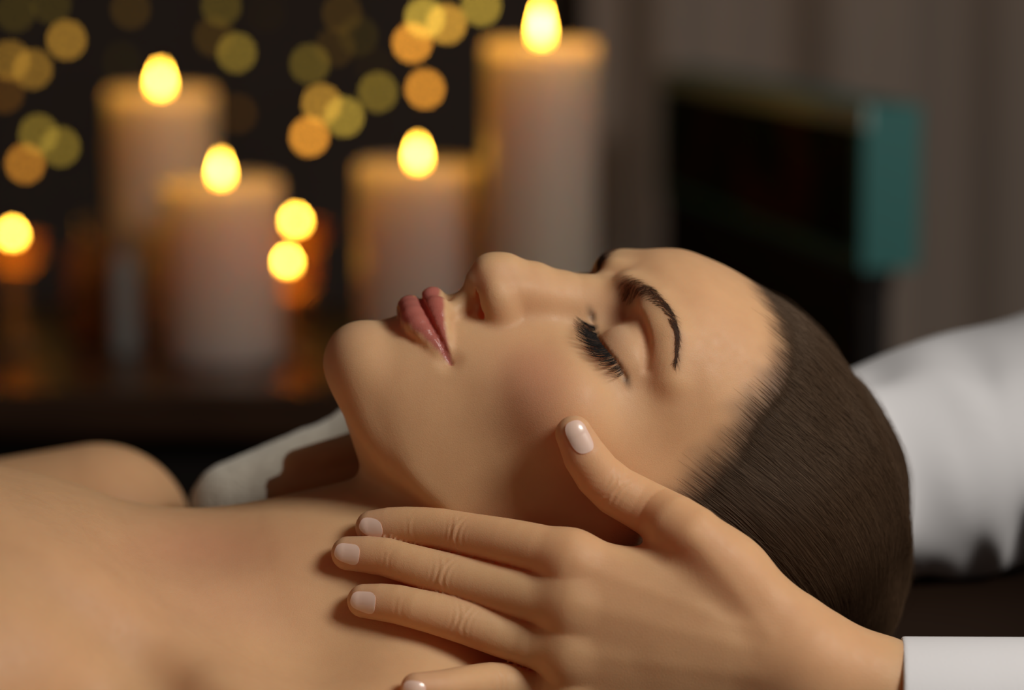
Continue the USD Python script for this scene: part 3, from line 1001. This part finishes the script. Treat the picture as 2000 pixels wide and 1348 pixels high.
def shirt(p, part='main'):
    p = np.asarray(p, np.float32)
    a, b = (CUFF - FDIR * 60), E_N
    d_out = cap(p, a, b, 32.0, 36.0)
    s = (p - CUFF) @ FDIR.astype(np.float32)
    edge = 2.0 - s + 0.0016 * (p[:, 1] - CUFF[1]) ** 2 * 0
    seam = np.exp(-((s - 62) / 2.0) ** 2) * 1.2
    sleeve = d_out - 0.8 * np.exp(-((s - 62) / 1.6) ** 2) - fold(p * np.array([1.4, 1, 1], np.float32), 5, 0.024, 4.0) * sstep(s, 35, 110)
    if part == 'cuff':
        inner = cap(p, a, b, 28.3, 31)
        f = smax(smax(smax(sleeve, edge, 1.6), s - 66, 1.0), -inner, 1.0)
        return f
    f = smax(sleeve, 63 - s, 3.0)
    f = smin(f, cap(p, E_N, SH_N, 38, 52), 18)
    # far sleeve, with loose folds
    far = smin(cap(p, P(1450, 965, -190), E_F, 38, 46), cap(p, E_F, SH_F, 46, 56), 22)
    fo = 9.0 * (1 - (2 * meshkit.noise(np.c_[p[:, 0] * 0.042 + p[:, 1] * 0.012, p[:, 1] * 0.010, p[:, 2] * 0.02], 21) - 1) ** 2) ** 2
    fo2 = 3.0 * meshkit.noise(p * 0.02, 9)
    far = far - fo + fo2
    far = smax(far, (P(1480, 960, -190)[0] - p[:, 0]), 3.0)
    f = smin(f, far, 8)
    torso = cap(p, TORSO[0] + [0, 0, 60], TORSO[1] + [0, 0, 50], 95, 100)
    torso = smin(torso, cap(p, TORSO[0] - [0, 0, 60], TORSO[1] - [0, 0, 50], 95, 100), 40)
    torso = smin(torso, cap(p, SH_N, SH_F, 52, 52), 40)
    f = smin(f, torso - fold(p, 31, 0.014, 3), 25)
    top = TORSO[0][1] + 75
    f = smax(f, p[:, 1] - top, 4)
    return f


sv_, sf_ = mesh_sdf(shirt, (60, -460, -450), (740, 200, 180), 2.5)
qv_, qf_ = mesh_sdf(lambda p: shirt(p, 'cuff'), CUFF - [12, 42, 42], CUFF + [80, 42, 42], 0.9)
obj('cuff', (to_world(qv_) - TLO, qf_), m_shirt, TH_, True, label='white shirt cuff around the near wrist')
obj('shirt', (to_world(sv_) - TLO, sf_), m_shirt, TH_, True, label='white long sleeved cotton shirt')

# ------------------------------------------------------------------ massage table, cushion, towel
m_dark = plain('dark_leather', (0.030, 0.018, 0.012), 0.55, (300, 0.2, 0.001))
m_cush = plain('brown_cushion_cloth', (0.016, 0.007, 0.003), 0.95, (500, 0.3, 0.001), specular_ior_level=0.1)
m_towel = mat('terry_cloth', {
    'g': ('geometry', {}), 'n': ('noise_texture', dict(scale=700.0, detail=3.0)), 'b': ('bump', dict(strength=0.6, distance=0.0015)),
    'p': ('principled_bsdf', dict(base_color=(0.82, 0.76, 0.63), roughness=0.95, sheen_weight=0.3))},
    [('g.position', 'n.vector'), ('n.fac', 'b.height'), ('b.normal', 'p.normal')])


def rounded_box(size, r, seg=6):
    import manifold3d as m3
    s = np.array(size) / 2 - r
    b = m3.Manifold.sphere(r, 4 * seg)
    pts = [b.translate([sx * s[0], sy * s[1], sz * s[2]]) for sx in (-1, 1) for sy in (-1, 1) for sz in (-1, 1)]
    h = m3.Manifold.batch_hull(pts)
    m = h.to_mesh()
    return trimesh.Trimesh(np.array(m.vert_properties)[:, :3], np.array(m.tri_verts), process=False)


def box(size, at=(0, 0, 0), r=0.004):
    m = rounded_box(size, r, 3); m.apply_translation(at); return m


ZM = 0.650
mt = thing('massage_table', 'dark padded massage table under the woman', 'massage table', (-0.875, 0.05, 0))
obj('mattress', box((1.75, 0.70, 0.09), (0, 0, ZM - 0.045), 0.03), m_dark, mt, 40)
obj('frame', box((1.70, 0.64, 0.08), (0, 0, ZM - 0.13), 0.01), m_dark, mt, 40)
for sx in (-1, 1):
    for sy in (-1, 1):
        obj('leg', box((0.06, 0.06, ZM - 0.17), (sx * 0.78, sy * 0.27, (ZM - 0.17) / 2), 0.008), m_dark, mt, 40)
cu = thing('head_cushion', 'brown cushion under the head of the woman', 'cushion', (0.205, 0.155, 0.694))
obj('cover', box((0.36, 0.27, 0.088), (0, 0, 0), 0.03), m_cush, cu, 40)
obj('bracket', box((0.30, 0.20, 0.05), (-0.05, 0, -0.068), 0.01), m_dark, cu, 40)


def towel(p):
    p = np.asarray(p, np.float32)
    a, b = P(463, 990, -188), P(800, 880, -195)
    dn = np.array([0, -98.0, -14])
    f = cap(p, a, b, 23, 30)
    f = smin(f, cap(p, a + dn * 0.55 + [0, 0, 0], b + dn * 0.8, 26, 34), 18)
    f = smin(f, cap(p, a + dn, b + dn * 1.3, 26, 30), 18)
    f = smin(f, cap(p, b, P(960, 860, -205), 30, 30), 18)
    return f + 2.5 * meshkit.fbm(p * 0.05, 3, 4) + 0.5 * meshkit.noise(p * 0.4, 8)


tw, tfc = mesh_sdf(towel, (-190, -210, -265), (60, 40, -120), 1.8)
twl = to_world(tw); twl[:, 2] = np.maximum(twl[:, 2], ZM + 0.001)
tc = twl.mean(0); tc[2] = ZM
o = obj('towel', (twl, tfc), m_towel, '/World', True, 'cream white rolled terry towel behind the neck of the woman', 'towel')

# ------------------------------------------------------------------ candle table and what stands on it
ZT = to_world(P(440, 700, -1050))[2]


def ray(px, py):
    d = to_world(P(px, py, -500)) - CAM
    return d / np.linalg.norm(d)


def on_z(px, py, z):
    d = ray(px, py)
    return CAM + d * (z - CAM[2]) / d[2]


def at_w(px, w, z):
    """the point at height z, seen at column px, whose depth is w"""
    py = 674.0
    for _ in range(30):
        q = to_world(P(px, py, w)); py += (q[2] - z) * 1000 * S0 / 1000 * 1100 / (1100 - w)
    return to_world(P(px, py, w))


m_wood = mat('dark_table_wood', {
    'g': ('geometry', {}), 'mp': ('mapping', dict(scale=(3.0, 40.0, 40.0))), 'n': ('noise_texture', dict(scale=2.0, detail=5.0, distortion=0.4)),
    'r': ('rgb_ramp', {'ramp': [(0.3, (0.020, 0.009, 0.005)), (0.7, (0.055, 0.026, 0.014))]}),
    'p': ('principled_bsdf', dict(roughness=0.32))},
    [('g.position', 'mp.vector'), ('mp.vector', 'n.vector'), ('n.fac', 'r.fac'), ('r.color', 'p.base_color')])
m_black = plain('black_lacquer', (0.010, 0.007, 0.006), 0.6, specular_ior_level=0.2)
YF = on_z(400, 765, ZT)[1]
XR = on_z(1738, 690, ZT)[0]
XL = -1.15
tb = thing('side_table', 'long dark wooden table carrying the candles', 'table', ((XL + XR) / 2, YF + 0.26, 0))
obj('top', box((XR - XL, 0.52, 0.035), (0, 0, ZT - 0.0175), 0.004), m_wood, tb, 40)
obj('apron', box((XR - XL - 0.06, 0.46, 0.16), (0, 0, ZT - 0.115), 0.004), m_black, tb, 40)
for sx in (-1, 1):
    for sy in (-1, 1):
        obj('leg', box((0.06, 0.06, ZT - 0.195), (sx * ((XR - XL) / 2 - 0.06), sy * 0.2, (ZT - 0.195) / 2), 0.005), m_black, tb, 40)


def lathe(profile, seg=40):
    pr = np.array(profile, float)
    a = np.arange(seg) * 2 * math.pi / seg
    v = np.stack([pr[:, None, 0] * np.cos(a), pr[:, None, 0] * np.sin(a), np.broadcast_to(pr[:, None, 1], (len(pr), seg))], -1).reshape(-1, 3)
    i, j = np.meshgrid(np.arange(len(pr) - 1), np.arange(seg), indexing='ij')
    q = np.stack([i * seg + j, i * seg + (j + 1) % seg, (i + 1) * seg + (j + 1) % seg, (i + 1) * seg + j], -1).reshape(-1, 4)
    return trimesh.Trimesh(v, np.vstack([q[:, [0, 1, 2]], q[:, [0, 2, 3]]]), process=False)


def wax(name, col):
    return mat(name, {'p': ('principled_bsdf', dict(base_color=col, roughness=0.45, subsurface_weight=0.75, subsurface_scale=0.04, subsurface_radius=(1.0, 0.5, 0.22)))})


m_wax = wax('ivory_wax', (0.54, 0.37, 0.29))
m_wick = plain('wick', (0.02, 0.015, 0.01), 0.9)
m_flame = mat('candle_flame', {
    'a': ('attribute', {'attribute': 'tint'}), 'e': ('emission', dict(strength=60.0))}, [('a.color', 'e.color')], surface='e.emission')


def flame_tint(m, h0, h):
    t = (np.asarray(m.vertices)[:, 2] - h0) / h
    k = sstep(t, 0.12, 0.5)[:, None]
    return np.array([0.30, 0.11, 0.008]) * (1 - k) + np.array([1.0, 0.50, 0.045]) * k


def flame_mesh(h, r):
    t = np.linspace(0, 1, 16)
    prof = [(max(1e-4, r * (math.sin(math.pi * x ** 0.62)) ** 0.9 * (1.0 - 0.15 * x)), x * h) for x in t]
    return lathe(prof, 20)


def candle(px, w, width_px, top_px, label, flame_h=0.0215, flame_r=0.0045, lean=0.0, mat_=m_wax):
    """a pillar candle standing on the table: column, depth, width in pixels and the row of its far rim"""
    base = at_w(px, w, ZT)
    s = S0 / 1000 * 1100 / (1100 - w)
    r = width_px / s / 2000
    top = None
    for z in np.linspace(ZT + 0.05, ZT + 0.45, 800):
        q = base.copy(); q[1] += r; q[2] = z
        if to_px(W2C(q))[1] <= top_px:
            top = z; break
    h = top - ZT
    c = thing('pillar_candle', label, 'candle', base)
    obj('wax_body', lathe([(0.001, 0), (r - 0.003, 0), (r, 0.004), (r, h - 0.004), (r - 0.002, h - 0.001), (r - 0.006, h), (r * 0.84, h - 0.004), (r * 0.74, h - 0.011), (r * 0.5, h - 0.013), (0.001, h - 0.0135)], 64), mat_, c, 40)
    obj('wick', lathe([(0.001, h - 0.0135), (0.0011, h - 0.003), (0.0002, h - 0.0025)], 8), m_wick, c, 30)
    fm = flame_mesh(flame_h, flame_r); fm.apply_translation((0, 0, h - 0.005))
    obj('flame', fm, m_flame, c, True, col=flame_tint(fm, h - 0.005, flame_h))
    return c


candle(437, -1050, 232, 338, 'squat ivory pillar candle burning in front of the taller one at left')
candle(322, -1230, 208, 168, 'ivory pillar candle burning at the back, behind the squat one', 0.023, 0.0048)
candle(818, -1060, 238, 308, 'short ivory pillar candle burning behind the lips and chin')
candle(1056, -1010, 220, 76, 'tallest ivory pillar candle, burning beside the teal box', 0.032, 0.0050)

m_amber = mat('amber_glass', {'p': ('principled_bsdf', dict(base_color=(0.85, 0.36, 0.08), roughness=0.12, transmission_weight=0.75))})
m_clear = mat('grey_glass', {'p': ('principled_bsdf', dict(base_color=(0.55, 0.55, 0.52), roughness=0.25, transmission_weight=0.55))})


def votive(px, py, w, label, rr=0.024, fr=0.0050, fh=0.012):
    """a small glass holder on a stem; its flame is at px, py"""
    base = at_w(px, w, ZT)
    fz = to_world(P(px, py, w))[2]
    h = fz - 0.020 - ZT
    c = thing('votive_holder', label, 'candle holder', base)
    obj('glass_stem', lathe([(0.001, 0), (rr * 0.95, 0), (rr * 0.95, 0.004), (rr * 0.35, 0.010), (rr * 0.28, h * 0.5), (rr * 0.35, h - 0.012), (0.001, h - 0.012)], 32), m_amber, c, 40)
    obj('glass_cup', lathe([(0.001, h - 0.012), (rr * 0.6, h - 0.010), (rr, h), (rr * 1.02, h + 0.016), (rr * 0.96, h + 0.016), (rr * 0.92, h + 0.002), (0.001, h - 0.004)], 32), m_amber, c, 40)
    obj('wax_body', lathe([(0.001, h - 0.003), (rr * 0.88, h - 0.002), (rr * 0.88, h + 0.010), (0.001, h + 0.009)], 24), m_wax, c, 40)
    fm = flame_mesh(fh, fr); fm.apply_translation((0, 0, h + 0.0135))
    obj('flame', fm, m_flame, c, True, col=flame_tint(fm, h + 0.0135, fh))
    return c


votive(30, 452, -1150, 'amber glass candle holder with a burning light at the left edge')
votive(580, 426, -1230, 'amber glass candle holder, the higher light right of the squat candle')
votive(563, 506, -1120, 'amber glass candle holder, the lower light right of the squat candle')


def bottle(px, w, top_px, width_px, mat_, name, label, cat):
    base = at_w(px, w, ZT); s = S0 / 1000 * 1100 / (1100 - w); r = width_px / s / 2000
    h = to_world(P(px, top_px, w))[2] - ZT
    c = thing(name, label, cat, base)
    obj('glass_body', lathe([(0.001, 0), (r * 0.95, 0), (r, 0.006), (r, h * 0.68), (r * 0.8, h * 0.76), (r * 0.4, h * 0.82), (r * 0.38, h * 0.9), (0.001, h * 0.9)], 32), mat_, c, 40)
    obj('stopper', trimesh.util.concatenate([lathe([(0.001, h * 0.89), (r * 0.45, h * 0.89), (r * 0.5, h * 0.93), (r * 0.45, h), (0.001, h)], 24)]), m_clear if mat_ is m_clear else m_wood, c, 40)
    return c


bottle(258, -1090, 440, 84, m_clear, 'glass_bottle', 'grey glass bottle left of the squat candle', 'bottle')
bottle(178, -1160, 420, 90, m_amber, 'glass_bottle', 'amber glass bottle left of the grey one', 'bottle')

# teal box on a dark chest
ZB = to_world(P(1690, 532, -900))[2]; ZBT = to_world(P(1690, 206, -900))[2]
N_, L_, R_ = on_z(1690, 206, ZBT), on_z(1288, 132, ZBT), on_z(1800, 192, ZBT)
m_teal = plain('teal_paint', (0.024, 0.15, 0.14), 0.6)
m_art = mat('dark_painted_front', {
    'g': ('geometry', {}), 'n': ('noise_texture', dict(scale=11.0, detail=1.0)),
    'r': ('rgb_ramp', {'ramp': [(0.3, (0.006, 0.014, 0.010)), (0.5, (0.012, 0.012, 0.008)), (0.58, (0.03, 0.022, 0.006)), (0.66, (0.055, 0.010, 0.003)), (0.8, (0.02, 0.02, 0.02))]}),
    'p': ('principled_bsdf', dict(roughness=0.9, specular_ior_level=0.1))}, [('g.position', 'n.vector'), ('n.fac', 'r.fac'), ('r.color', 'p.base_color')])
bl = thing('box', 'teal wooden box with a dark painted front', 'box', (*N_[:2], ZB))
eL = (L_ - N_)[:2]
eR = np.array([-eL[1], eL[0]]) * -1.0
eR = eR / np.linalg.norm(eR)
_t = min(np.linspace(0.01, 0.5, 500), key=lambda t: abs(to_px(W2C(np.r_[N_[:2] + eR * t, ZBT]))[0] - 1800))
eR = eR * _t


def prism(p0, p1, q0, q1, z0, z1):
    """a slab over the parallelogram p0..p1 (along eL) and q0..q1 (along eR)"""
    c = [p0 * eL + q0 * eR, p1 * eL + q0 * eR, p1 * eL + q1 * eR, p0 * eL + q1 * eR]
    v = np.array([[*a, z] for z in (z0, z1) for a in c])
    f = np.array([[0, 1, 2, 3], [7, 6, 5, 4], [0, 4, 5, 1], [1, 5, 6, 2], [2, 6, 7, 3], [3, 7, 4, 0]])
    m = trimesh.Trimesh(v, np.vstack([f[:, [0, 1, 2]], f[:, [0, 2, 3]]]))
    m.fix_normals()
    return m


HB = ZBT - ZB
obj('case', trimesh.util.concatenate([prism(0, 1, 0.06, 1, 0, HB - 0.004), prism(0, 1, 0.06, 1, HB - 0.004, HB), prism(0, 0.03, 0, 0.06, 0, HB - 0.017), prism(0.97, 1, 0, 0.06, 0, HB - 0.017), prism(0.03, 0.97, 0, 0.06, 0, 0.01)]), m_teal, bl, False)
obj('top_rail', prism(-0.005, 1.0, -0.02, 0.06, HB - 0.017, HB), plain('pale_teal_paint', (0.36, 0.45, 0.42), 0.6), bl, False, label='paler grey teal top rail')
obj('front_panel', prism(0.03, 0.97, 0.03, 0.06, 0.01, HB - 0.017), m_art, bl, False)
ch = thing('chest', 'low black chest carrying the teal box', 'chest', (*N_[:2], ZT))
hc = ZB - ZT
obj('carcass', prism(-0.0, 0.98, 0.02, 0.50, 0, hc - 0.012), m_black, ch, False)
obj('lid', prism(-0.01, 0.99, 0.01, 0.52, hc - 0.012, hc), m_black, ch, False)

# ------------------------------------------------------------------ room
WY = 1.95
m_wall = plain('brown_wall', (0.042, 0.028, 0.022), 0.8, (14, 0.2, 0.004))
m_floor = plain('dark_floor', (0.03, 0.018, 0.012), 0.5)
m_curt = mat('taupe_curtain', {'p': ('principled_bsdf', dict(base_color=(0.36, 0.285, 0.235), roughness=0.9, sheen_weight=0.2))})
obj('wall_back', box((6.0, 0.1, 2.8), (0, WY + 0.05, 1.4), 0.005), m_wall, '/World', 40, kind='structure')
obj('floor', box((6.0, 5.0, 0.08), (0, WY - 2.4, -0.04), 0.005), m_floor, '/World', 40, kind='structure')


def curtain(x0, x1, y, z0, z1, seed, period, depth):
    nx, nz = 260, 24
    xs = np.linspace(x0, x1, nx); zs = np.linspace(z0, z1, nz)
    X, Z = np.meshgrid(xs, zs, indexing='ij')
    ph = 2 * math.pi * X / period + 1.8 * (meshkit.noise(np.stack([X * 3, Z * 0.4, X * 0], -1), seed) - 0.5)
    Y = y + depth * (np.sin(ph) + 0.35 * np.sin(2.3 * ph + 1)) * (0.8 + 0.2 * np.sin(Z * 2))
    front = np.stack([X, Y, Z], -1).reshape(-1, 3); back = front + [0, 0.004, 0]
    i, j = np.meshgrid(np.arange(nx - 1), np.arange(nz - 1), indexing='ij')
    q = np.stack([i * nz + j, (i + 1) * nz + j, (i + 1) * nz + j + 1, i * nz + j + 1], -1).reshape(-1, 4)
    n = len(front)
    ring = np.r_[np.arange(nz), (np.arange(1, nx)) * nz + nz - 1, (nx - 1) * nz + np.arange(nz - 2, -1, -1), np.arange(nx - 2, 0, -1) * nz]
    r2 = np.roll(ring, -1)
    side = np.stack([ring, r2, r2 + n, ring + n], 1)
    Q = np.vstack([q, q[:, ::-1] + n, side])
    return trimesh.Trimesh(np.vstack([front, back]), np.vstack([Q[:, [0, 1, 2]], Q[:, [0, 2, 3]]]), process=False)


CX0 = to_world(P(1150, 300, -1750))[0]
obj('curtain', curtain(CX0, CX0 + 1.3, WY - 0.12, 0.01, 2.5, 3, 0.21, 0.032), m_curt, '/World', True, 'taupe curtain hanging in soft folds behind the box', 'curtain')

# ------------------------------------------------------------------ string lights hanging before the wall
BULBS = [(130, 78, .42, 'a'), (20, 118, .34, 'a'), (64, 135, .36, 'a'), (8, 182, .2, 'o'), (255, 18, .15, 'a'), (432, 12, .22, 'y'), (462, 103, .34, 'y'), (418, 72, .16, 'a'),
         (668, 26, .16, 'a'), (605, 125, .26, 'y'), (655, 92, .14, 'a'), (628, 203, .50, 'a'), (672, 228, .48, 'y'), (604, 267, .70, 'o'), (738, 180, .34, 'y'), (830, 174, .66, 'o'),
         (805, 84, .72, 'o'), (829, 35, .60, 'y'), (872, 47, .62, 'a'), (940, 12, .50, 'y'), (464, 222, .13, 'o'), (75, 262, .34, 'y'), (118, 287, .34, 'y'), (49, 320, .50, 'o'),
         (30, 24, .16, 'y'), (100, 8, .16, 'y'), (238, 120, .07, 'y'), (520, 26, .05, 'a'), (700, 70, .12, 'y'), (730, 130, .06, 'a'), (152, 535, .42, 'o')]
TONE = {'a': (1.0, 0.50, 0.06), 'o': (1.0, 0.39, 0.04), 'y': (0.92, 0.60, 0.075)}
WB = -1540.0
m_wire = plain('cable', (0.01, 0.01, 0.008), 0.6)
mats = {}
bpos = []
for (bx, by, br, t) in BULBS:
    k = (round(br, 2), t)
    if k not in mats:
        mats[k] = mat(f'bulb_glow_{len(mats)}', {'e': ('emission', dict(strength=float(16.0 * br * br), color=TONE[t]))}, surface='e.emission')
    bpos.append((to_world(P(bx, by, WB)), mats[k], t, br))


def tube(pts, r, sides=6):
    pts = np.asarray(pts, float)
    t = np.gradient(pts, axis=0); t /= np.linalg.norm(t, axis=1, keepdims=True)
    a = np.cross(t, [0, 1.0, 0]); a /= np.linalg.norm(a, axis=1, keepdims=True); b = np.cross(t, a)
    an = np.arange(sides) * 2 * math.pi / sides
    v = (pts[:, None] + r * (np.cos(an)[None, :, None] * a[:, None] + np.sin(an)[None, :, None] * b[:, None])).reshape(-1, 3)
    i, j = np.meshgrid(np.arange(len(pts) - 1), np.arange(sides), indexing='ij')
    q = np.stack([i * sides + j, i * sides + (j + 1) % sides, (i + 1) * sides + (j + 1) % sides, (i + 1) * sides + j], -1).reshape(-1, 4)
    return v, np.vstack([q[:, [0, 1, 2]], q[:, [0, 2, 3]]])


STRINGS = [(-50, 45, 'string of warm fairy lights hanging at the left edge'), (45, 200, 'string of warm fairy lights hanging second from the left edge'), (200, 300, 'string of faint fairy lights hanging above the rear candle at left'),
           (400, 540, 'string of fairy lights hanging between the rear candle and the middle cluster'), (540, 690, 'string of fairy lights hanging right of the squat candle in the middle cluster'),
           (690, 760, 'string of dim fairy lights hanging between the two brightest strings'), (760, 890, 'string of the brightest orange fairy lights above the short candle'), (890, 1000, 'string with a single golden light beside the tallest candle')]
for x0, x1, lab in STRINGS:
    mine = [(b, bp) for b, bp in zip(BULBS, bpos) if x0 <= b[0] < x1]
    mine.sort(key=lambda m: m[0][1])
    topx = np.mean([m[1][0][0] for m in mine])
    hook = np.array([topx, mine[0][1][0][1] + 0.012, 2.2])
    st = thing('fairy_light_string', lab, 'fairy lights', hook)
    pts = [hook] + [np.array(m[1][0]) + [0, 0.012, 0.012] for m in mine]
    pts.append(pts[-1] + [0.004, 0, -0.03])
    obj('cable', tuple([tube(spline(np.array(pts), 60) - hook, 0.0012)[0], tube(spline(np.array(pts), 60) - hook, 0.0012)[1]]), m_wire, st, True)
    for b, (pos, mm, t, br) in mine:
        m = trimesh.creation.icosphere(2, 0.005); m.apply_scale((1, 1, 1.15)); m.apply_translation(pos - hook)
        obj('bulb', m, mm, st, True)
